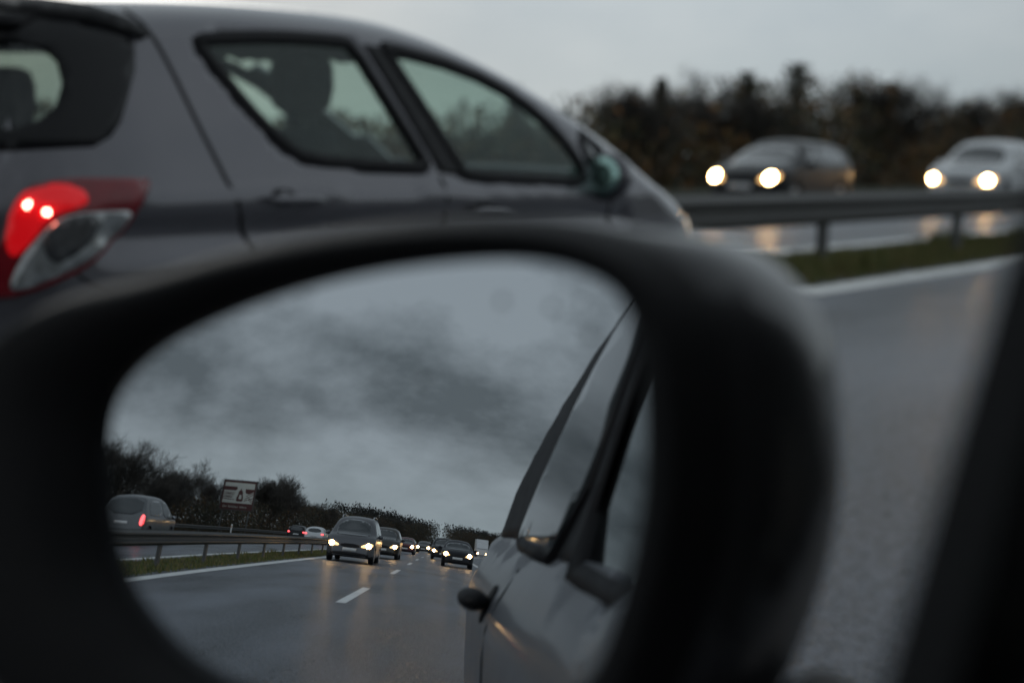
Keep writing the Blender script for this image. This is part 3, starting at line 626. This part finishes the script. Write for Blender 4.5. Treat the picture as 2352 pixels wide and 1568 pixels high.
# ---------------------------------------------------------------- our own car
def owncar():
    e = empty('silver_car', (.715, -2.25, 0)); tag(e, 'silver car carrying the big wing mirror, its own flank reflected in the glass', 'car')
    pn = mat('silver_paint', (.125, .13, .145), .42, .4, coat=.32, var=.03); pn.node_tree.nodes['Principled BSDF'].inputs['Coat Roughness'].default_value = .07
    L = 3.75; W2 = .87; oy = 2.25
    top = [(0, .45), (.03, .8), (.10, 1.0), (.2, 1.16), (.5, 1.34), (.9, 1.43), (1.5, 1.47), (2.0, 1.465), (2.4, 1.41), (2.8, 1.2), (3.1, 1.0), (3.4, .88), (3.6, .78), (3.7, .6), (3.75, .35)]
    door = [(-.54+oy, .992), (-.2+oy, .972), (.62+oy, .95), (.40+oy, 1.22), (.25+oy, 1.35), (-.50+oy, 1.375)]
    S = dict(L=L, W=W2*2, H=1.48, belt=.90, wr=.73, top=top, zb=[(0, .26), (.3, .2), (3.4, .18), (L, .22)], ar=.10, lr=.4, af=.25, lf=.6, mat=pn, brise=.13, shoulder=.055,
             wheels=[(.6, .3), (3.05, .3)], lower=.25, step=.03, nz=46, see=True, roof_black=1.12, holes=[('left', door)])
    bo, bv, pane = body(S, e)
    dw = pane('door_window', (id(door), False), glass_mat('door_glass', (.95, .97, .965), .02))
    ring('window_frame', bv, door, 'L', 0, MT['rubber'], dw, .006, .016, 1, .002)
    # upright between door window and front quarter light
    mb = MB(); pts = []
    for t in range(9):
        z = .955+.05*t; y = .262+oy+(z-1.014)*.76; x = -.793+.12*max(0, (z-1.12)/.3)
        pts.append((x, y, z))
    R_ = [[Vector(p)+Vector(o) for o in ((-.006, -.033, 0), (-.006, .030, 0), (.006, .030, 0), (.006, -.033, 0))] for p in pts]
    mb.loft(R_); mb.build('window_divider', MT['plastic'], e)
    qr = [(1.665, .998), (1.70, 1.35), (1.45, 1.345), (1.22, 1.28), (1.06, 1.17), (.97, 1.06), (.98, 1.025), (1.2, 1.012)]
    patch('pillar_trim', bv, [(.42, 1.035), (.8, 1.028), (1.2, 1.008), (1.755, .988), (1.755, 1.40), (1.5, 1.455), (1.1, 1.445), (.8, 1.40), (.5, 1.31), (.36, 1.15)], 'L', .0025, MT['rubber'], e, .05, 0, .004)
    q = patch('rear_quarter_window', bv, qr, 'L', .008, mat('quarter_glass', (.010, .014, .015), .05, spec=.3, var=.1), e, .06, 1)
    ring('window_seal', bv, qr, 'L', 0, MT['rubber'], q, .008, .018, 1, .0075)
    patch('rear_quarter_window', bv, qr, 'R', .006, MT['dglass'], e, .06, 1)
    patch('passenger_window', bv, door, 'R', .006, MT['dglass'], e, .06, 1)
    patch('windscreen', bv, [(-.52, 1.38), (.52, 1.38), (.66, 1.0), (-.66, 1.0)], 'F', .006, MT['dglass'], e, .08, 1)
    patch('rear_window', bv, [(-.48, 1.36), (.48, 1.36), (.56, 1.06), (-.56, 1.06)], 'B', .006, MT['dglass'], e, .08, 1)
    for ax in 'LR':
        patch('door_seam', bv, [(1.28, .97), (1.24, .5), (1.28, .25), (1.288, .25), (1.248, .5), (1.288, .97)], ax, .002, MT['rubber'], e, .05, 0)
        sx_ = -1 if ax == 'L' else 1; hb = MB()
        hb.loft([[(sx_*(.885+.026*k_*math.cos(a_)), 1.12+dy_, .905+.019*k_*math.sin(a_)) for a_ in [i*math.pi/6 for i in range(12)]] for dy_, k_ in ((-.085, .25), (-.075, .7), (-.045, 1), (.03, 1.05), (.065, .75), (.08, .3))])
        dh = hb.build('door_handle', MT['plastic'], e, True)
        patch('handle_recess_shade', bv, [(1.08, .865), (1.17, .865), (1.17, .935), (1.08, .935)], ax, .003, MT['rubber'], dh, .03, 2)  # no hollow cut here, its shade is painted as a dark patch
    for sx in (-1, 1):
        tl = patch('tail_light', bv, [(sx*.50, .72), (sx*.52, .98), (sx*.68, .98), (sx*.70, .74)], 'B', .012, MT['redlit'], e, .05, 1)
        patch('headlight', bv, [(sx*.38, .60), (sx*.44, .74), (sx*.62, .74), (sx*.62, .62)], 'F', .012, MT['lens'], e, .05, 1)
        for ya in (.6, 3.05): wheel(e, sx*(W2-.12), ya, .30, sx)
    seat(e, -.36, 1.75, 'front_seat', .46, False); seat(e, .36, 1.9, 'front_seat')
    # ---- the wing mirror
    M = Vector((-.25625867, .29002433, 1.0078053)); n = Vector((.30832746, -.93782744, .15941729))
    ex = Vector((.94997642, .31232165, 0)); ez = Vector((-.04978947, .15144266, .98721129))
    W = Matrix.Translation(-Vector((.715, -2.25, 0)))
    def tw(x, z, d): return W @ (M+ex*x+ez*z+n*d)
    gp = [(-.0869, -.0043), (-.0876, .0072), (-.0844, .0164), (-.0754, .0261), (-.0617, .0346), (-.0387, .0448), (-.0124, .0531), (.0132, .058), (.0356, .0603), (.0504, .0591), (.0626, .0548), (.069, .0477), (.0726, .0388), (.0755, .0162), (.076, -.0008), (.0744, -.0157), (.0714, -.0297), (.0682, -.0414), (.0625, -.0513), (.05, -.0588), (.0296, -.0647), (.0044, -.0678), (-.0221, -.0674), (-.0402, -.0642), (-.0517, -.0601), (-.0607, -.0547), (-.0717, -.0448), (-.0784, -.0354), (-.0832, -.0232)]
    gp = [(x*(1.035 if x < 0 else .995), z) for x, z in gp]
    gp = chaikin(gp, 2)[::-1]; cx, cz = -.004, -.003
    kx, kt, kz, c1, c2, c3, c4 = .6521, -.0508, .6214, -.0606, .982, -.2088, -.7808   # slightly aspheric convex glass
    def sag(x, z): return -(kx*x*x+2*kt*x*z+kz*z*z)/2-(c1*x**3+c2*x*x*z+c3*x*z*z+c4*z**3)
    def sgn(x, z): return (n+ex*(kx*x+kt*z+3*c1*x*x+2*c2*x*z+c3*z*z)+ez*(kt*x+kz*z+c2*x*x+2*c3*x*z+3*c4*z*z)).normalized()
    K = 40; V = []; F = []; N = []
    for k in range(K+1):
        for (x, z) in (gp if k else gp):
            t = k/K; xx, zz = cx+(x-cx)*t*1.02, cz+(z-cz)*t*1.02; V.append(tw(xx, zz, sag(xx, zz)))
            N.append(sgn(xx, zz))
    ng = len(gp)
    for k in range(K):
        for i in range(ng):
            j = (i+1) % ng
            F.append((k*ng+i, k*ng+j, (k+1)*ng+j, (k+1)*ng+i)[::-1])
    hs = MB(); 
    def outl(sc, off):
        out = []
        for i in range(ng):
            a, b = Vector(gp[i-1]), Vector(gp[(i+1) % ng]); t = (b-a).normalized(); nr = Vector((-t.y, t.x))
            if nr.dot(Vector(gp[i])-Vector((cx, cz))) < 0: nr = -nr
            out.append(Vector(gp[i])*sc+nr*off(nr))
        return out
    def dl(nr): return max(0, -nr.x)**2
    def dr(nr): return max(0, nr.x)**2.2
    def db(nr): return max(0, -nr.y)**2
    def du(nr): return max(0, nr.y)**2-max(0, -(nr.x+nr.y)/1.4142)**3*(-5.)
    sag_ring = [(lambda nr: .000, -.006), (lambda nr: .001, .004), (lambda nr: .003+.022*dl(nr), .009), (lambda nr: .0055+.032*dl(nr)+.002*dr(nr)+.008*db(nr)+.003*du(nr)*(nr.y < 0), .0115), (lambda nr: .0075+.034*dl(nr)+.004*dr(nr)+.010*db(nr)+.003*du(nr)*(nr.y < 0), .010),
                (lambda nr: .0105+.036*dl(nr)+.012*dr(nr)+.009*db(nr)+.002*du(nr), -.002), (lambda nr: .013+.037*dl(nr)+.024*dr(nr)+.012*db(nr)+.003*du(nr), -.02)]
    rings = [[tw(p.x, p.y, d) for p in outl(1., f)] for f, d in sag_ring]
    hs.loft(rings[:6], cap=False); bz = hs.build('mirror_bezel', MT['plastic'], e, True)
    sh = MB()
    shell = [(lambda nr: .0105+.036*dl(nr)+.012*dr(nr)+.009*db(nr)+.002*du(nr), -.003, 1), (lambda nr: .0115+.037*dl(nr)+.026*dr(nr)+.012*db(nr)+.003*du(nr), -.02, 1), (lambda nr: .0125+.034*dl(nr)+.034*dr(nr)+.013*db(nr)+.0035*du(nr), -.045, 1), (lambda nr: .0115+.015*dl(nr)+.034*dr(nr)+.010*db(nr)+.003*du(nr), -.07, 1),
             (lambda nr: .006+.003*dl(nr)+.026*dr(nr), -.09, .97), (lambda nr: 0+.014*dr(nr), -.11, .88), (lambda nr: 0, -.125, .66), (lambda nr: 0, -.132, .3)]
    mshell = mat('mirror_shell_paint', (.030, .029, .031), .34, .25, coat=.5, var=.15, vscale=14)
    sh.loft([[tw(p.x, p.y, d) for p in outl(s_, f)] for f, d, s_ in shell]); sh.build('mirror_shell', mshell, e, True)
    mm = bpy.data.materials.new('mirror_silver'); mm.use_nodes = True; t = mm.node_tree; b = t.nodes['Principled BSDF']
    b.inputs['Metallic'].default_value = 1; b.inputs['Roughness'].default_value = .0
    b.inputs['Base Color'].default_value = (.63, .665, .70, 1)
    me = bpy.data.meshes.new('mirror_glass'); me.from_pydata([tuple(v) for v in V], [], F); me.materials.append(mm)
    me.polygons.foreach_set('use_smooth', [True]*len(me.polygons)); me.update()
    go = link('mirror_glass', me, e); me.normals_split_custom_set_from_vertices([tuple(v) for v in N])
    # rain drops standing on the glass
    md = mat('water_drop', (.10, .12, .13), .1, 0, coat=1.)
    for (x, z, r_) in ((.012, .026, .0013), (.033, .049, .0011), (.058, .041, .0015), (.0, .0255, .0010), (.047, .048, .0011), (.055, .050, .0009), (-.02, .018, .0008), (.026, -.012, .0008)):
        mb = MB(); R_ = []
        for k in range(5):
            a = k/4*math.pi/2*.98; rr, hh = r_*math.cos(a), r_*.45*math.sin(a)
            R_.append([tw(x+rr*math.cos(q_), z+rr*1.15*math.sin(q_), sag(x, z)+hh+.0001) for q_ in [i*math.pi/6 for i in range(12)]])
        mb.loft(R_); o = mb.build('water_drop', md, go, True)
    arm = MB(); A = Vector((-.165, .37, .925)); B = Vector((-.10, .42, .885)); R_ = []
    for t in range(6):
        c = A.lerp(B, t/5)-Vector((.715, -2.25, 0))+Vector((0, 0, -.008*math.sin(t/5*math.pi))); h = .022+.008*(t/5)
        R_.append([(c.x, c.y+.045*math.cos(a), c.z+h*math.sin(a)) for a in [k*math.pi/8 for k in range(16)]])
    arm.loft(R_); arm.build('mirror_arm', MT['plastic'], e, True)
    return e
owncar()
# ---------------------------------------------------------------- brown tourist sign
def sign(x, y, cx_w=4.2, h=3.75, zb=1.35):
    e = empty('tourist_sign', (x, y, 0), 0); tag(e, 'brown and white square tourist sign before the bare trees in the mirror', 'road sign')
    br = mat('sign_brown', (.075, .018, .016), .45, var=.12); wh = mat('sign_white', (.52, .52, .47), .45, var=.08); ed = MT['galv']
    b = MB(); b.box((0, 0, zb+h/2), (cx_w, .06, h)); b.build('panel', br, e)
    f = MB()
    for dx, dz, wx, hz_ in ((0, h/2+.03, cx_w+.18, .09), (0, -h/2-.03, cx_w+.18, .09), (cx_w/2+.045, 0, .09, h), (-cx_w/2-.045, 0, .09, h)): f.box((dx, .0, zb+h/2+dz), (wx, .10, hz_))
    f.build('rim', ed, e)
    for sx in (-1, 1):
        p = MB(); p.tube([(sx*1.45, -.1, -.1), (sx*1.45, -.1, zb+h*.9)], .07, 10); p.build('post', MT['post'], e)
    def X(u): return (u-.5)*cx_w      # u: left to right as seen in the mirror
    def Z(v): return zb+h*(1-v)
    def plate(name, poly, m_, y0, par):
        mb = MB(); mb.loft([[(X(u), yy, Z(v)) for u, v in poly] for yy in (y0, y0+.006)]); return mb.build(name, m_, par)
    field = plate('picture_field', [(.035, .065), (.965, .065), (.965, .765), (.035, .765)], wh, .031, e)
    plate('dark_block', [(.02, .20), (.42, .20), (.44, .24), (.44, .29), (.38, .33), (.02, .33)], br, .040, field)
    plate('dark_block', [(.70, .26), (.98, .26), (.98, .33), (.88, .40), (.80, .43), (.74, .41), (.70, .37)], br, .040, field)
    rnd = random.Random(3)
    for k in range(4):
        v = .39+k*.055; plate('picture_line', [(.03, v), (.2, v+.012*(-1)**k), (.40-.02*k, v+.004), (.40-.02*k, v+.018), (.2, v+.028), (.03, v+.014)], br, .040, field)
    plate('picture_line', [(.03, .60), (.2, .625), (.40, .635), (.40, .655), (.2, .65), (.03, .625)], br, .040, field)
    for (u0, v0, u1, v1) in ((.72, .60, .97, .42), (.74, .50, .97, .36), (.70, .66, .97, .55), (.80, .52, .97, .66), (.84, .60, .97, .73)):
        plate('picture_line', [(u0, v0), (u1, v1), (u1, v1+.022), (u0, v0+.022)], br, .040, field)
    lamp = [(.55, .26), (.57, .26), (.58, .31), (.62, .34), (.635, .40), (.635, .46), (.66, .56), (.665, .66), (.64, .70), (.48, .70), (.455, .66), (.46, .56), (.495, .46), (.495, .39), (.51, .34), (.545, .31)]
    fig = plate('bottle_figure', lamp, br, .040, field)
    plate('figure_light', [(.54, .47), (.60, .47), (.615, .62), (.525, .62)], wh, .049, fig)
    # band of small light lettering strokes (too small to read)
    mb = MB(); u = .08
    for word in (3, 7, 5):
        for k in range(word):
            wv = rnd.uniform(.024, .034); hh = rnd.choice((.06, .075, .09))
            mb.box((X(u+wv/2), .036, Z(.93-hh/2)), (.035*1.0, .01, h*hh)); mb.box((X(u+wv/2)+.05, .036, Z(.93-rnd.uniform(.01, .05))), (.09, .01, .04))
            u += wv+.014
        u += .045
    mb.build('lettering', wh, e)
sign(-21.6, -95, 3.5, 2.9, 2.5)
# marker posts
def marker(x, y, label):
    e = empty('marker_post', (x+curve(y), y, 0)); tag(e, label, 'marker post')
    mb = MB(); mb.loft([[(-.06, -.04, -.1), (.06, -.04, -.1), (.06, .05, -.1), (0, .07, -.1), (-.06, .05, -.1)], [(-.055, -.035, 1.0), (.055, -.035, 1.0), (.055, .045, 1.0), (0, .065, 1.0), (-.055, .045, 1.0)], [(-.05, -.03, 1.06), (.05, -.03, 1.02), (.05, .04, 1.02), (0, .06, 1.04), (-.05, .04, 1.06)]])
    mb.build('post', MT['white'], e); r_ = MB(); r_.box((0, .07, .8), (.06, .02, .16)); r_.build('reflector', mat('orange_reflector', (.7, .30, .12), .3, coat=1), e)
marker(-19.4, -84, 'slim white marker post with orange reflector right of the tourist sign in the mirror')
# ---------------------------------------------------------------- vegetation
def bare_tree(seed, H, spread=1.):
    rnd = random.Random(seed); T = MB(); Cn = MB()
    def br(p, d, L, r, lv):
        pts = [p]; q = p.copy(); dd = d.copy(); n = 4 if lv < 2 else 3
        for i in range(n):
            dd = (dd+Vector((rnd.gauss(0, .13), rnd.gauss(0, .13), rnd.gauss(0.03, .08)))).normalized(); q = q+dd*L/n; pts.append(q.copy())
        rs = [r*(1-.55*i/n) for i in range(n+1)]
        (T if lv < 2 else Cn).tube(pts, [max(q_, .0045) for q_ in rs], 6 if lv < 2 else 3, cap=False)
        if lv >= 5: return
        kids = [7, 6, 5, 5, 4][lv]
        for k in range(kids):
            t = rnd.uniform(.25, 1.) if lv else .22+.78*(k+rnd.random())/kids; i = min(n-1, int(t*n)); b = pts[i].lerp(pts[i+1], t*n-i)
            a = rnd.uniform(0, 6.28); tilt = rnd.uniform(.35, .85) if lv else rnd.uniform(.3, .8)
            s = Vector((math.cos(a), math.sin(a), 0)); s = (s-dd*s.dot(dd)).normalized()
            nd = (dd*math.cos(tilt)+s*math.sin(tilt)*spread+Vector((0, 0, .22))).normalized()
            br(b, nd, L*rnd.uniform(.50, .72)*(1.15-.45*t if lv == 0 else 1), rs[i]*.55, lv+1)
    for k in range(3):
        a = k*2.1+rnd.random(); br(Vector((.12*math.cos(a), .12*math.sin(a), -.1)), Vector((.16*math.cos(a), .16*math.sin(a), 1)).normalized(), H*.55, H*.017, 0)
    return T, Cn
PT = []
for sd, sp in ((1, 1.), (2, 1.1), (3, .9), (4, .8)):
    T, Cn = bare_tree(sd, 7., sp); mt_, mc = bpy.data.meshes.new('trunk'), bpy.data.meshes.new('crown')
    for me, mb, mm_ in ((mt_, T, MT['bark']), (mc, Cn, MT['twig'])):
        me.from_pydata([tuple(v) for v in mb.v], [], mb.f); me.materials.append(mm_); me.update()
    # leaf remnants / dense fine twig sprays as tiny blades
    zmax = max(v.z for v in Cn.v); PT.append((mt_, mc, zmax))
def tree(k, x, y, H, label, group, wx=1., rz=None):
    mt_, mc, zm = PT[k]; s = H/zm
    e = empty('bare_tree', (x+curve(y), y, -.05), (rz if rz is not None else (x*7+y*3) % 6)); tag(e, label, 'tree', group); e.scale = (s*wx, s*wx, s)
    link('trunk', mt_, e); link('crown', mc, e)
GT = 'bare trees behind the opposite carriageway'
tree(0, -25, -64, 6.9, 'tall bare tree at the left edge of the mirror glass above the silver people carrier', GT, 1.3)
tree(1, -26, -70, 6.1, 'second bare tree from the left edge of the mirror glass', GT, 1.1)
tree(2, -25, -77, 4.8, 'low bare tree in the gap between the left trees in the mirror', GT, 1.2)
tree(3, -27, -83, 6.4, 'bare tree just left of the tall rounded one in the mirror', GT, 1.1)
tree(1, -28, -93, 7.6, 'tall rounded bare tree left of the tourist sign in the mirror', GT, 1.25)
tree(0, -29, -108, 6.6, 'bare tree half hidden behind the tourist sign in the mirror', GT, 1)
tree(2, -26, -126, 8.2, 'broad bare tree just right of the tourist sign in the mirror', GT, 1.3)
tree(3, -26, -140, 9.4, 'spreading bare tree second to the right of the tourist sign in the mirror', GT, 1.4)
tree(0, -27, -170, 7, 'smaller bare tree third to the right of the tourist sign in the mirror', GT, 1.5)
tree(1, -27, -212, 7.6, 'spiky bare tree above the grey people carrier in the mirror', GT, 1.8)
tree(2, -28, -250, 8, 'bare tree behind the roof rails of the grey people carrier in the mirror', GT, 1.6)
tree(3, 13.2, -150, 8.2, 'thin bare tree on the right verge beside the black window frame in the mirror', 'bare trees on the right verge', .8)
# dense undergrowth, made of many small leaves and sprays
lc = [mat('leaf_dark_olive', (.060, .062, .032), .9, var=.4), mat('leaf_brown', (.15, .092, .045), .9, var=.4), mat('leaf_rust', (.28, .13, .040), .9, var=.4), mat('leaf_ochre', (.25, .175, .065), .9, var=.4), mat('leaf_grey_twig', (.10, .088, .075), .95, var=.3)]
lcm = [mat('scrub_%d' % i, c, .9, var=.4) for i, c in enumerate([(.032, .034, .020), (.06, .040, .024), (.10, .055, .022), (.085, .062, .028), (.042, .038, .033)])]
def thicket(name, label, cols, path, hfun, depth, N, size, seed, vert=.5, kind='stuff', cat='thicket', pw=1., thin=True):
    rnd = random.Random(seed); V = []; F = []; fm = []
    for _ in range(N):
        t = rnd.random()*(len(path)-1); i = int(t); p = Vector(path[i]).lerp(Vector(path[min(i+1, len(path)-1)]), t-i)
        dpt = rnd.random()*depth; x, y = p.x-dpt*(1 if p.x < 0 else -1), p.y
        h = hfun(x, y)*(1+.22*noise.noise(Vector((x*.35, y*.35, 1)))+.12*noise.noise(Vector((x*1.3, y*1.3, 5))))
        z = h*rnd.random()**pw
        if thin and z > h*.62 and rnd.random() < (z/h-.62)*1.9: continue
        if thin and z > h*.7 and noise.noise(Vector((x*1.3, y*1.3, z*1.3))) < 0: continue
        s = size*rnd.uniform(.5, 1.5)
        a = Vector((rnd.gauss(0, 1), rnd.gauss(0, 1), rnd.gauss(0, 1)+vert*2)).normalized(); b_ = a.cross(Vector((rnd.gauss(0, 1), rnd.gauss(0, 1), rnd.gauss(0, 1)))).normalized()
        c = Vector((x, y, z)); n = len(V); wd = rnd.uniform(.2, .55)
        V += [c-a*s, c+b_*s*wd, c+a*s, c-b_*s*wd]; F.append((n, n+1, n+2, n+3))
        nz_ = noise.noise(Vector((x*.22, y*.22, z*.3+seed)))
        fm.append(rnd.choices(range(5), [3+4*(nz_ < -.1), 2+4*(nz_ > .0), .8+6*(nz_ > .18), .5+3*(nz_ > .2), 3])[0] if len(cols) == 5 else 0)
    o = mesh(name, V, F, cols if isinstance(cols, list) else [cols], None, False, fm); tag(o, label, cat, kind=kind); return o
def hf(x, y):
    T = [(15, 1.7), (30, 1.8), (34, 2.3), (37, 2.7), (42, 3.2), (50, 3.8), (58, 4.6), (68, 4.5), (74, 3.6), (82, 4.8), (130, 6)]
    return interp(T, y)
thicket('roadside_thicket', 'dark brown and rust autumn hedge beyond the oncoming cars', lc, [(-23.5, y, 0) for y in range(6, 216, 6)], hf, 5, 135000, .165, 7)
def hb_(x, y): return interp([(-420, 8.), (-300, 7.), (-220, 5.6), (-150, 5.0), (-110, 3.4), (-60, 2.7), (-40, 2.7)], y)
thicket('mirror_thicket', 'dark dense scrub under the bare trees in the mirror', lcm, [(-24.5+curve(y), y, 0) for y in range(-42, -420, -6)], hb_, 6, 200000, .13, 8, 1.0, pw=1.1, thin=False)
# spiky conifers sticking out of the hedge ahead
con = mat('conifer_needles', (.085, .085, .058), .9, var=.4)
def conifer(x, y, H, rad, label, seed, tilt=0):
    rnd = random.Random(seed); e = empty('conifer', (x, y, 0)); tag(e, label, 'tree', 'trees rising from the hedge ahead'); e.rotation_euler = (tilt, 0, 0)
    t = MB(); t.tube([(0, 0, -.1), (0, 0, H*.95)], [.12, .02], 8); t.build('trunk', MT['bark'], e)
    V = []; F = []
    for _ in range(int(1300*H/4)):
        z = H*(.15+.85*rnd.random()); rr = rad*(1.1-z/H)**.6*abs(rnd.gauss(0, .55)); a = rnd.uniform(0, 6.28)
        c = Vector((rr*math.cos(a), rr*math.sin(a), z)); s = .16; d = Vector((math.cos(a), math.sin(a), .5+rnd.gauss(0, .4))).normalized(); b_ = d.cross(Vector((rnd.gauss(0, 1), rnd.gauss(0, 1), 1))).normalized()
        n = len(V); V += [c-d*s, c+b_*s*.3, c+d*s, c-b_*s*.3]; F.append((n, n+1, n+2, n+3))
    mesh('crown', V, F, con, e, False)
for k_, (x_, y_, h_, l_) in enumerate([(-24.6, 40, 3.7, 'first bare tree in the hedge right of the hatchback roofline'), (-24.8, 46.5, 4.6, 'thin bare tree in the hedge just left of the narrow dark tree'), (-24.8, 61, 5.2, 'bare tree in the hedge over the back of the left oncoming car'), (-25, 73, 4.9, 'bare tree in the hedge left of the pale oncoming car'), (-25, 85, 6.0, 'bare tree in the hedge above the pale oncoming car')]):
    tree(k_ % 4, x_, y_, h_, l_, 'trees rising from the hedge ahead', 1.2)
conifer(-25.2, 43.5, 3.7, .45, 'leaning thin dark tree right of the hatchback roofline', 1, .12)
conifer(-25.5, 50, 4.3, 1.5, 'narrow dark tree above the left oncoming car', 2)
conifer(-25.5, 54.5, 4.9, 1.9, 'tallest dark tree above the left oncoming car', 3)
conifer(-26, 66, 4.8, 3.2, 'wide rounded dark tree between the two oncoming cars', 4)
conifer(-26, 92, 6.0, 3.2, 'dark tree at the right edge of the view above the pale car', 5)
conifer(-25.5, 35, 3.0, .6, 'small tuft of tree just above the hatchback windscreen', 6)
# far woodland behind in the mirror
def wood(name, label, pts, hfun, N, seed, depth=14):
    return thicket(name, label, [mat(name+'_leaf', (.018, .018, .015), .95, var=.3)], pts, hfun, depth, int(N*2.6), .34, seed, .6, thin=False)
far = [(-36+curve(y), y, 0) for y in range(-260, -560, -10)]
wood('far_woodland', 'dark line of distant woodland closing the motorway in the mirror', far, lambda x, y: 9.5, 26000, 21)
xb = [(x, -560+abs(x-60)*.15, 0) for x in range(30, 240, 8)]
wood('far_woodland', 'low dark woodland far behind on the right in the mirror', xb, lambda x, y: 13.5 if x < 110 else 11., 60000, 22)
right = [(10.5+curve(y), y, 0) for y in range(-120, -520, -10)]
wood('verge_scrub', 'dark scrub on the right verge beside our car in the mirror', right, lambda x, y: interp([(-520, 8), (-300, 6), (-200, 4.2), (-120, 2.2)], y), 16000, 23, 5)
